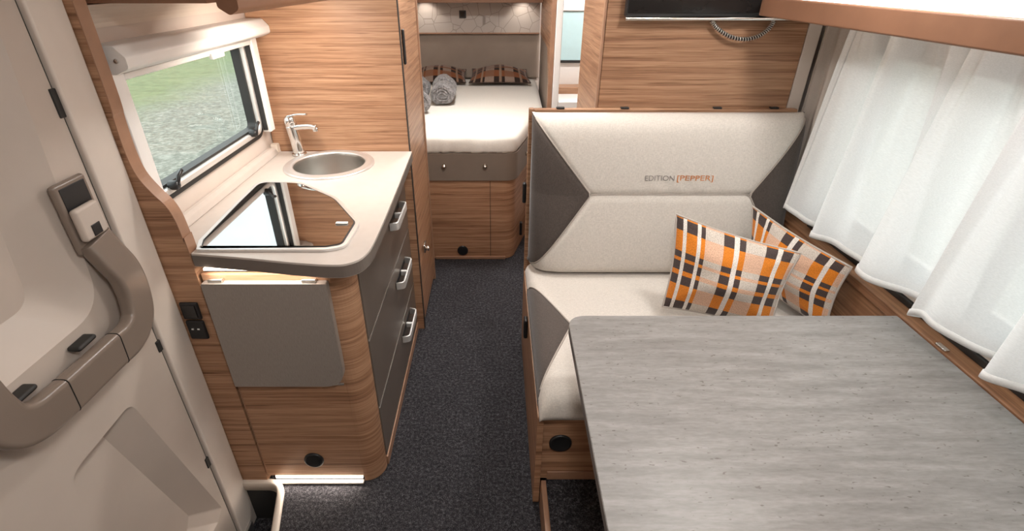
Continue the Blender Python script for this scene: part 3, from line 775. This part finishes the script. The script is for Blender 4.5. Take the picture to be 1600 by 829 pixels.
# seat cushion
sc = thing('seat_cushion', 'light grey bench seat cushion with dark side triangle', 'cushion', (.65, 1.45, .42))
SX0, SX1, SY0, SY1 = .131, 1.165, 1.095, 1.985
AS = .135; VS = .42
def seatseam(v):
    a, b_ = .081, .785
    if v <= a or v >= b_: return 0.0
    return AS * ((v - a) / (VS - a) if v < VS else (b_ - v) / (b_ - VS))
def seatsurf(u, v):
    x = SX0 + (SX1 - SX0) * u; y = SY0 + (SY1 - SY0) * v
    t = .088 * (.1 + .9 * sell(u, 24, .5)) * (.1 + .9 * sell(v, 18, .5))
    dl = u - seatseam(v); cr = .004 * math.exp(-(dl / .010) ** 2) if .081 < v < .785 else 0
    return (x, y, .4265 + t - cr + .004 * math.sin(math.pi * u) * math.sin(math.pi * v))
vv = cosd(44); vv[0] = .0; vv[-1] = 1.
grid('light_top', LINEN, lambda u, v: seatsurf(seatseam(v) + (1 - seatseam(v)) * u, v), 0, 0, sc, us=cosd(60), vs_=vv, solid=.004)
vv2 = [.081 + .704 * i / 40 for i in range(41)]; vv2[0] += .003; vv2[-1] -= .003
grid('dark_side', DARKF, lambda u, v: seatsurf(seatseam(v) * u, v), 0, 0, sc, us=cosd(14), vs_=vv2, solid=.004)
tube('piping', PIPING, [Vector(seatsurf(seatseam(v), v)) + Vector((0, 0, .0015)) for v in vv2[1:-1]], .003, sc, n=6)
bxs('side_border', DARKF, [(SX0 - .0015, SX0 + .003, 1.16, 1.80, .427, .452)], sc)
adopt(sc)

# table
tb = thing('dining_table', 'grey wood effect dining table with rounded corner', 'table', (.66, .75, .125))
to = rounded([(.198, .30), (1.165, .30), (1.165, 1.205), (.208, 1.205)], [.05, .005, .005, .055], 8)
prism('table_top', TABLE, to, 'z', .712, .741, tb, .003)
eb = [Vector((x, y, .7262)) for x, y in to]
sweep('edge_band', TABEDGE, eb, [(-.0013, -.0125), (.0013, -.0125), (.0013, .0125), (-.0013, .0125)], tb, closed=True, up=(0, 0, 1), smooth=False)
bx('leg', ALU, .60, .66, .66, .74, .14, .711, tb, .01)
bx('foot', ALU, .45, .81, .62, .78, .1265, .14, tb, .005)
adopt(tb)

# wall ledge beside the table
lg = thing('wall_ledge', 'wooden wall ledge along the dinette window', 'ledge', (1.16, 1.0, 0))
bx('cladding', WOODY, 1.210, XR - .001, .10, 2.002, .13, .713, lg)
bx('shelf_board', WOODY, 1.168, XR - .001, .10, 1.98, .714, .746, lg, .004)
bx('brown_panel', WOODY, 1.182, 1.2095, 1.148, 1.98, .53, .713, lg)
bx('seal_strip', RUBBER, 1.216, XR - .001, .10, 1.80, .7465, .766, lg, .003)
bx('sill_board', FRAME, 1.224, XR - .001, .10, 1.80, .7665, .812, lg, .002)
bx('ledge_clip', CHROME, 1.170, 1.184, 1.035, 1.070, .7465, .752, lg, .002)
adopt(lg)

# plaid cushions
def pillow(name, corners, thick, mat, label, cat, group, flange=.0, wr_=.004, seed=0, back=1.0, cordmat=None):
    """cushion spanned by 4 corner points tl,tr,br,bl; both faces bulge along the normal, sides pulled in"""
    TL, TR, BR, BL = [Vector(c) for c in corners]
    nrm = ((TR - TL).cross(BL - TL)).normalized()
    rnd = random.Random(seed); ph = [rnd.uniform(0, 6) for _ in range(6)]
    t = thing(name, label, cat, tuple((BL + BR) / 2), group)
    def pt(u, v, side):
        # pinch sides slightly
        uu = .5 + (u - .5) * (1 - .07 * math.sin(math.pi * v)); vv_ = .5 + (v - .5) * (1 - .07 * math.sin(math.pi * u))
        p = (TL * (1 - uu) + TR * uu) * vv_ + (BL * (1 - uu) + BR * uu) * (1 - vv_)
        b_ = (max(0, math.sin(math.pi * u)) * max(0, math.sin(math.pi * v))) ** .68
        w = wr_ * (math.sin(9 * u + 5 * v + ph[0]) + .7 * math.sin(15 * v - 6 * u + ph[1])) * b_
        for (cu_, cv_) in ((0, 0), (1, 0), (0, 1), (1, 1)):      # radiating creases at the corners
            du, dv = u - cu_, v - cv_; rr_ = math.hypot(du, dv)
            w += wr_ * 1.6 * math.sin(math.atan2(abs(dv), abs(du) + 1e-4) * 11 + ph[2]) * math.exp(-(rr_ / .30) ** 2) * min(1, rr_ / .1) * b_
        return p + nrm * side * (thick * b_ + w) * (back if side > 0 else 1.0)
    us = cosd(40)
    f = grid('front_cover', mat, lambda u, v: pt(u, v, -1), 0, 0, t, uv=True, us=us, vs_=us)
    b2 = grid('back_cover', BACKF if cordmat is None else cordmat, lambda u, v: pt(1 - u, v, 1), 0, 0, t, uv=True, us=us, vs_=us)
    edge = [pt(i / 20, 0, 1) for i in range(20)] + [pt(1, i / 20, 1) for i in range(20)] + [pt(1 - i / 20, 1, 1) for i in range(20)] + [pt(0, 1 - i / 20, 1) for i in range(20)]
    tube('edge_cord', PIPING if cordmat is None else cordmat, edge, .004, t, closed=True, n=6)
    adopt(t); return t
CG = 'orange plaid cushions on the bench'
pillow('throw_cushion', [(.612, 1.58, .895), (.985, 1.44, .820), (.91, 1.355, .575), (.588, 1.48, .585)], .088, PLAID,
       'orange plaid cushion in front, leaning on the bench backrest', 'cushion', CG, seed=1, wr_=.0065)
pillow('throw_cushion', [(.965, 1.765, .845), (1.135, 1.40, .790), (1.118, 1.385, .555), (.975, 1.70, .565)], .058, PLAID,
       'orange plaid cushion behind the other, leaning under the curtain', 'cushion', CG, seed=2)

# ------------------------------------------------------------------ curtain and drape
cu = thing('voile_curtain', 'white voile curtain in deep folds over the dinette window', 'curtain', (1.14, 1.1, .82))
PER = .237; NF = 5.6
def cpos(s, v):
    """s along the curtain (0 at far edge), v 0 top - 1 hem"""
    th = s * NF * 2 * math.pi
    a = .016 + .044 * v ** .7
    y = 1.778 - PER * NF * s + PER * (.06 + .20 * v) * (math.cos(th) - 1) + .02 * v + .008 * math.sin(1.3 * th + 2.5 * v) * (1 - v)
    x = 1.150 - a * math.cos(th + .25 * math.sin(3 * v + s * 7))
    x += (.021 - .008 * v) * math.sin(2.6 * th + 3.0 * s + .8 * v) + .008 * math.sin(5.3 * th + 1.7 * v) * (1 - .5 * v)
    x += .007 * (1 - v) ** 2 * math.sin(7.1 * th + 1.0)
    z = 1.50 + (.816 - 1.50) * v + .008 * math.cos(th) * v + .003 * math.sin(2.7 * th) * v
    return Vector((min(x, 1.21), y, z))
grid('cloth', VOILE, lambda s, v: cpos(s, v), 420, 34, cu)
grid('hem_band', HEM, lambda s, v: cpos(s, .972 + .028 * v) + Vector((-.0012, 0, 0)), 420, 2, cu, solid=.0016)
tube('hem_fold', HEM, [cpos(i / 360, 1.0) for i in range(361)], .0016, cu, n=6)
grid('side_hem', HEM, lambda s, v: cpos(.008 * s, v) + Vector((-.0012, 0, 0)), 3, 30, cu, solid=.0012)
tube('rod', WHITE, [(1.15, .42, 1.478), (1.15, 2.0, 1.478)], .005, cu, n=8)
adopt(cu)
dr = thing('side_drape', 'beige pleated drape hanging between curtain and wooden wall', 'curtain', (1.17, 1.9, .85))
def dpos(s, v):
    th = s * 3.2 * 2 * math.pi
    return Vector((1.218 - .012 * math.cos(th) - .004 * math.sin(2.2 * th), 2.035 - .30 * s, 1.50 + (.83 - 1.50) * v))
grid('cloth', DRAPE, dpos, 90, 14, dr)
tube('front_hem', DRAPE, [dpos(0, i / 14) for i in range(15)], .003, dr, n=6)
adopt(dr)

# valance shelf with light above the curtain
vl = thing('light_shelf', 'brown wooden shelf rail with lit white top above the curtain', 'shelf', (1.0, 1.1, 1.48))
VX = .905
fs = rounded([(VX, YN + .02), (VX, 1.93), (.96, 1.985), (XR - .002, 1.985), (XR - .002, YN + .02)], [0, .07, .03, 0, 0], 8)
prism('bottom_board', VAL, fs, 'z', 1.512, 1.520, vl)
rail = [Vector((x, y, 1.507)) for x, y in rounded([(VX, YN + .02), (VX, 1.93), (.96, 1.985), (1.14, 1.985)], [0, .07, .03, 0], 10)]
sweep('front_rail', VAL, rail, rounded([(-.011, -.028), (.011, -.028), (.011, .028), (-.011, .028)], .005, 3), vl, up=(0, 0, 1))
bxs('light_diffuser', LEDV, [(VX + .014, XR - .012, YN + .05, 1.90, 1.5205, 1.532), (XR - .0115, XR - .003, YN + .05, 1.90, 1.5205, 1.575)], vl)  # upstand at the wall is added, glowing so the wall there shows white
bx('added_fill_strip', LED, 1.02, 1.04, .2, 1.9, 1.5055, 1.5115, vl)  # added glowing strip, out of sight, to brighten the curtain
adopt(vl)
l_ = lamp('curtain_fill_lamp', 'AREA', (1.03, 1.0, 1.502), 3.2, (1, .97, .94), .02, 1.7, (.42, 0, -1))  # added fill lamp that lifts the curtain from under the shelf
l_.parent = vl; l_.matrix_parent_inverse = Matrix.Translation(vl.location).inverted()
loc = thing('wall_locker', 'overhead wall locker above the lit shelf', 'cabinet', (1.05, .5, 1.72))
bx('carcass', WHITE, .93, XR - .002, YN + .02, 1.985, 1.74, 1.965, loc)
bx('door', VAL, .905, .929, YN + .02, 1.985, 1.70, 1.96, loc, .006)
adopt(loc)

# ------------------------------------------------------------------ wardrobe, television, cable
wd = thing('wardrobe', 'tall wooden wardrobe wall behind the bench', 'wardrobe', (.8, 2.3, 0))
bx('front_wall', WOOD, .402, 1.146, 2.046, 2.066, .003, 1.975, wd, .003)
bx('aisle_side', WOOD, .398, .418, 2.068, 2.56, .003, 1.975, wd, .002)
bx('edge_post', EDGE, .392, .401, 2.046, 2.067, .003, 1.975, wd, .002)
bx('rear_wall', WOOD, .419, XR - .002, 2.545, 2.56, .003, 1.975, wd)
bx('filler_strip', FRAME, 1.1475, 1.197, 2.046, 2.060, .003, 1.975, wd, .002)
adopt(wd)
tv = thing('television', 'black flat television with silver lower edge on the wooden wall', 'television', (.8, 2.02, 1.46))
bx('casing', BLACK, .462, 1.118, 2.006, 2.040, 1.470, 1.88, tv, .004)
bx('screen', TVG, .468, 1.112, 2.002, 2.0055, 1.482, 1.87, tv, .001)
bx('silver_edge', CHROME, .460, 1.120, 1.996, 2.030, 1.458, 1.4695, tv, .004)
adopt(tv)
cb = catmull([(.775, 2.020, 1.4565), (.80, 2.016, 1.432), (.845, 2.012, 1.407), (.90, 2.010, 1.396), (.95, 2.012, 1.405), (.985, 2.016, 1.428), (1.0, 2.020, 1.4565)], 14)
sc_ = thing('spiral_cable', 'black spiral cable looping below the television', 'cable', (.89, 2.015, 1.39))
tube('cable_core', BLACK, cb, .0055, sc_, n=8)
L_ = []; prev = None
for i, p in enumerate(cb):
    t_ = (cb[min(i + 1, len(cb) - 1)] - cb[max(i - 1, 0)]).normalized(); u_ = Vector((0, 1, 0)); w_ = t_.cross(u_).normalized()
    if i < len(cb) - 1:
        for k in range(4):
            q = p.lerp(cb[i + 1], k / 4); a = (i + k / 4) / len(cb) * 34 * 2 * math.pi
            L_.append(q + (u_ * math.cos(a) + w_ * math.sin(a)) * .0065)
tube('spiral_wrap', ALU, L_, .0021, sc_, n=5)
adopt(sc_)

# ================================================================== bedroom
def bed_outline(d):
    # d: inset
    pts = [(XL + .004, 2.868 + d), (.115 - d, 2.868 + d), (.205 - d, 3.20), (.335 - d, 3.66), (.362 - d, 4.735), (XL + .004, 4.735)]
    return rounded(pts, [0, .09, .10, .15, 0, 0], 8)
bd = thing('bed', 'bed base with taupe rail and wooden front', 'bed', (-.3, 3.6, 0))
prism('base', WOOD, bed_outline(.012), 'z', .003, .535, bd)
prism('rail', TAUPE, bed_outline(.0), 'z', .537, .700, bd, .004)
bx('front_seam', RUBBER, -.0365, -.0335, 2.8785, 2.8815, .02, .53, bd)
bx('front_corner', EDGE, -.39, .06, 2.868, 2.8795, .003, .022, bd, .002)
for xx in (-.304, -.064):
    lathe('knob', KNOB, [(.0, 0), (.012, 0), (.014, -.008), (.009, -.016), (.0, -.018)], (xx, 2.8675, .628), 'y', 16, bd)
lathe('knob', KNOB, [(.0, 0), (.010, 0), (.012, .008), (.008, .014), (.0, .016)], (.185, 3.10, .628), 'x', 16, bd)
bvent = lathe('air_vent', BLACK, [(.034, 0), (.034, -.005), (.028, -.008), (.0, -.006)], (-.214, 2.879, .062), 'y', 24, bd, caps=False)
bx('side_latch', BLACK, .155, .172, 3.02, 3.05, .10, .19, bd, .004)
adopt(bd)
# mattress with sheet: sculpted outline with soft rounded edge and gathers
mt = thing('mattress', 'white sheeted mattress on the taupe bed', 'mattress', (-.3, 3.6, .70))
ol = bed_outline(.004)
dense = []
n_ = len(ol)
for i in range(n_):
    a, b_ = Vector(ol[i]), Vector(ol[(i + 1) % n_]); k = max(1, int((b_ - a).length / .018))
    for j in range(k): dense.append(a.lerp(b_, j / k))
bm = bmesh.new(); rings = []
prof = [(0.004, .702), (-.004, .715), (-.006, .745), (.000, .775), (.012, .792), (.035, .801), (.08, .804)]
cen = Vector((-.3, 3.8))
nd = len(dense)
for d_, z_ in prof:
    ring = []
    for i, p in enumerate(dense):
        t_ = (dense[(i + 1) % nd] - dense[i - 1]); nn = Vector((-t_.y, t_.x)).normalized()
        if nn.dot(cen - p) < 0: nn = -nn
        g = 0
        if p.y < 3.6 and z_ < .79: g = .011 * abs(math.sin(p.x * 38 + 2.2 * math.sin(p.x * 17))) ** 1.6 * (1.2 if p.x < -.15 else .45) * (.8 - z_) / .1
        q = p + nn * (d_ + g)
        ring.append(bm.verts.new((max(q.x, XL + .004), min(q.y, 4.735), z_ + (.002 * math.sin(p.x * 31) if z_ > .75 else 0))))
    rings.append(ring)
for a, b_ in zip(rings, rings[1:]): strip(bm, a, b_)
bm.faces.new(rings[-1]); bm.faces.new(rings[0])
bmesh.ops.triangulate(bm, faces=[f for f in bm.faces if len(f.verts) > 4])
build('sheet', bm, SHEET, mt, True)
adopt(mt)
bx_l = [(.165, 3.07, .735), (.168, 3.075, .75), (.171, 3.08, .722)]
# headboard, printed wall, overhead
hd = thing('headboard', 'taupe upholstered headboard behind the bed pillows', 'headboard', (-.3, 4.7, .8))
bx('upholstery', HEAD, XL + .004, .3725, 4.70, 4.748, .81, 1.170, hd, .012)
adopt(hd)
pw = thing('printed_panel', 'grey wall panel printed with crackle lines above the headboard', 'panel', (-.3, 4.68, 1.2))
bx('board', CRACK, XL + .004, .366, 4.675, 4.695, 1.172, 1.52, pw, .002)
bx('panel_trim', EDGE, XL + .004, .366, 4.668, 4.6745, 1.168, 1.178, pw)
s = bx('wall_switch', BLACK, -.305, -.248, 4.664, 4.6748, 1.287, 1.345, pw, .004); bx('rocker', TVG, -.295, -.258, 4.661, 4.6645, 1.297, 1.335, s, .002)
adopt(pw)
ob = thing('bed_locker', 'dark brown overhead locker across the bed head', 'cabinet', (-.3, 4.5, 1.4))
bx('carcass', VAL, XL + .004, .366, 4.42, 4.667, 1.425, 1.97, ob, .004)
bx('rail', VAL, XL + .004, .366, 4.40, 4.4195, 1.412, 1.97, ob, .004)
adopt(ob)
for xx in (-.58, .22):
    t = thing('reading_spot', ['left', 'right'][xx > 0] + ' small reading spot under the locker above the bed head', 'lamp', (xx, 4.56, 1.42), 'bed reading spots')
    lathe('housing', CHROME, [(.0, 0), (.024, 0), (.024, -.012), (.018, -.014), (.0, -.014)], (xx, 4.56, 1.4245), 'z', 18, t)
    adopt(t)
    l_ = lamp('spot_light', 'SPOT', (xx, 4.56, 1.405), 2.0, WARM, .02, None, (0, .62, -.75), spot=R(110))
    l_.parent = t; l_.matrix_parent_inverse = Matrix.Translation(t.location).inverted()
# bed pillows
PG = 'russet plaid pillows at the bed head'
pillow('bed_pillow', [(-.70, 4.64, .895), (-.255, 4.64, .89), (-.248, 4.36, .832), (-.70, 4.36, .832)], .085, PLAID2, 'russet plaid pillow lying at the bed head, nearer the tall cabinet', 'pillow', PG, seed=5, cordmat=BROWNF, wr_=.005, back=.22)
pillow('bed_pillow', [(-.205, 4.64, .895), (.262, 4.64, .89), (.285, 4.34, .832), (-.222, 4.34, .832)], .085, PLAID2, 'russet plaid pillow at the bed head, nearer the bathroom', 'pillow', PG, seed=6, cordmat=BROWNF, wr_=.005, back=.22)
# rolled grey towels
TG = 'rolled grey towels on the bed'
def towel(loc, rz, rr, ln, label, flat=1.0):
    t = thing('rolled_towel', label, 'towel', loc, TG)
    c_, s_ = math.cos(rz), math.sin(rz)
    def pt(th, v):
        r_ = rr * (1 + .05 * math.cos(3 * th + 1) + .03 * math.sin(5 * th)); e = 1 - .18 * (abs(2 * v - 1) ** 8)
        x_ = r_ * e * math.cos(th); z_ = r_ * e * math.sin(th) * flat; y_ = (v - .5) * ln
        return Vector((loc[0] + x_ * c_ - y_ * s_, loc[1] + x_ * s_ + y_ * c_, loc[2] + rr * flat * 1.05 + z_))
    bm = bmesh.new(); rings = [[bm.verts.new(pt(2 * math.pi * i / 28, j / 12) + Vector((random.uniform(-.002, .002),) * 3)) for i in range(28)] for j in range(13)]
    for a, b_ in zip(rings, rings[1:]): strip(bm, a, b_)
    bm.faces.new(rings[0]); bm.faces.new(rings[-1])
    build('towel_roll', bm, TOWEL, t, True)
    for sd in (0, 1):
        sp = []
        for i in range(50):
            a = i / 50 * 5 * math.pi; f_ = .18 + .72 * i / 50
            p = pt(a, sd); ctr = (pt(0, sd) + pt(math.pi, sd)) / 2
            sp.append(ctr + (p - ctr) * f_)
        tube('rolled_edge', TOWEL, sp, .006, t, n=6)
    adopt(t)
towel((-.372, 3.70, .806), 0, .086, .17, 'larger grey towel roll on the bed, in front', .82)
towel((-.380, 3.88, .806), .1, .088, .16, 'grey towel roll on the bed, behind the larger one', .88)
towel((-.565, 3.86, .806), .1, .084, .16, 'grey towel roll on the bed, half hidden behind the tall cabinet', .9)
towel((-.520, 3.42, .806), .45, .078, .15, 'grey towel roll nearest the foot of the bed', .95)

# partition between bed and washroom
pt_ = thing('bed_partition', 'wooden partition panel beside the bed', 'panel', (.38, 4.1, 0))
pp = rounded([(3.52, .003), (3.60, .003), (3.60, .98), (3.78, 1.165), (4.66, 1.165), (4.66, 1.975), (3.52, 1.975)], [0, 0, .05, .05, 0, 0, 0], 6)
pb = prism('board', WOOD, pp, 'x', .374, .398, pt_)
su = bx('side_upholstery', HEAD, .378, .394, 3.615, 4.655, .55, 1.162, pt_, .006)
eb_ = bx('edge_band', EDGE, .372, .400, 3.512, 3.5195, .003, 1.975, pt_, .002)
for o_ in (su, pb, eb_):
    for v in o_.data.vertices: v.co.x += -.026 + (v.co.y - 3.52) * .022
adopt(pt_)
# washroom
wr2 = thing('washroom_door_frame', 'white washroom door frame beside the bed partition', 'frame', (.42, 3.5, 0))
bx('jamb', WHITE, .376, .417, 3.50, 3.56, .003, 1.975, wr2, .004)
bx('threshold', WHITE, .418, XR - .004, 3.50, 3.60, .003, .86, wr2, .006)
bx('head', WHITE, .418, XR - .004, 3.50, 3.56, 1.62, 1.975, wr2, .004)
adopt(wr2)
wc = thing('washroom_wall', 'white washroom wall with shelf and pale blue blind', 'wall panel', (.8, 4.7, 0))
bx('wall_board', WHITE, .402, XR - .004, 4.722, 4.746, .003, 1.975, wc)
bl = bx('blue_blind', SAGE, .50, 1.06, 4.708, 4.7215, .955, 1.335, wc, .003)
bx('blind_bar', RUBBER, .50, 1.06, 4.700, 4.7215, .935, .9545, bl, .003)
bx('blind_cassette', WHITE, .48, 1.08, 4.69, 4.7215, 1.340, 1.40, bl, .006)
bx('wood_shelf', WOODX, .402, XR - .004, 4.58, 4.7215, .66, .755, wc, .003)
bx('basin_top', WHITE, .402, XR - .004, 4.20, 4.579, .62, .70, wc, .006)
adopt(wc)
wlamp = thing('washroom_lamp', 'small round lamp on the washroom ceiling', 'lamp', (.8, 4.1, ZC))
lathe('housing', WHITE, [(.0, 0), (.10, 0), (.10, -.018), (.0, -.02)], (.8, 4.1, ZC), 'z', 24, wlamp)
adopt(wlamp)
l_ = lamp('lamp_light', 'AREA', (.8, 4.1, ZC - .03), 16, (1, .97, .95), .18)
l_.parent = wlamp; l_.matrix_parent_inverse = Matrix.Translation(wlamp.location).inverted()
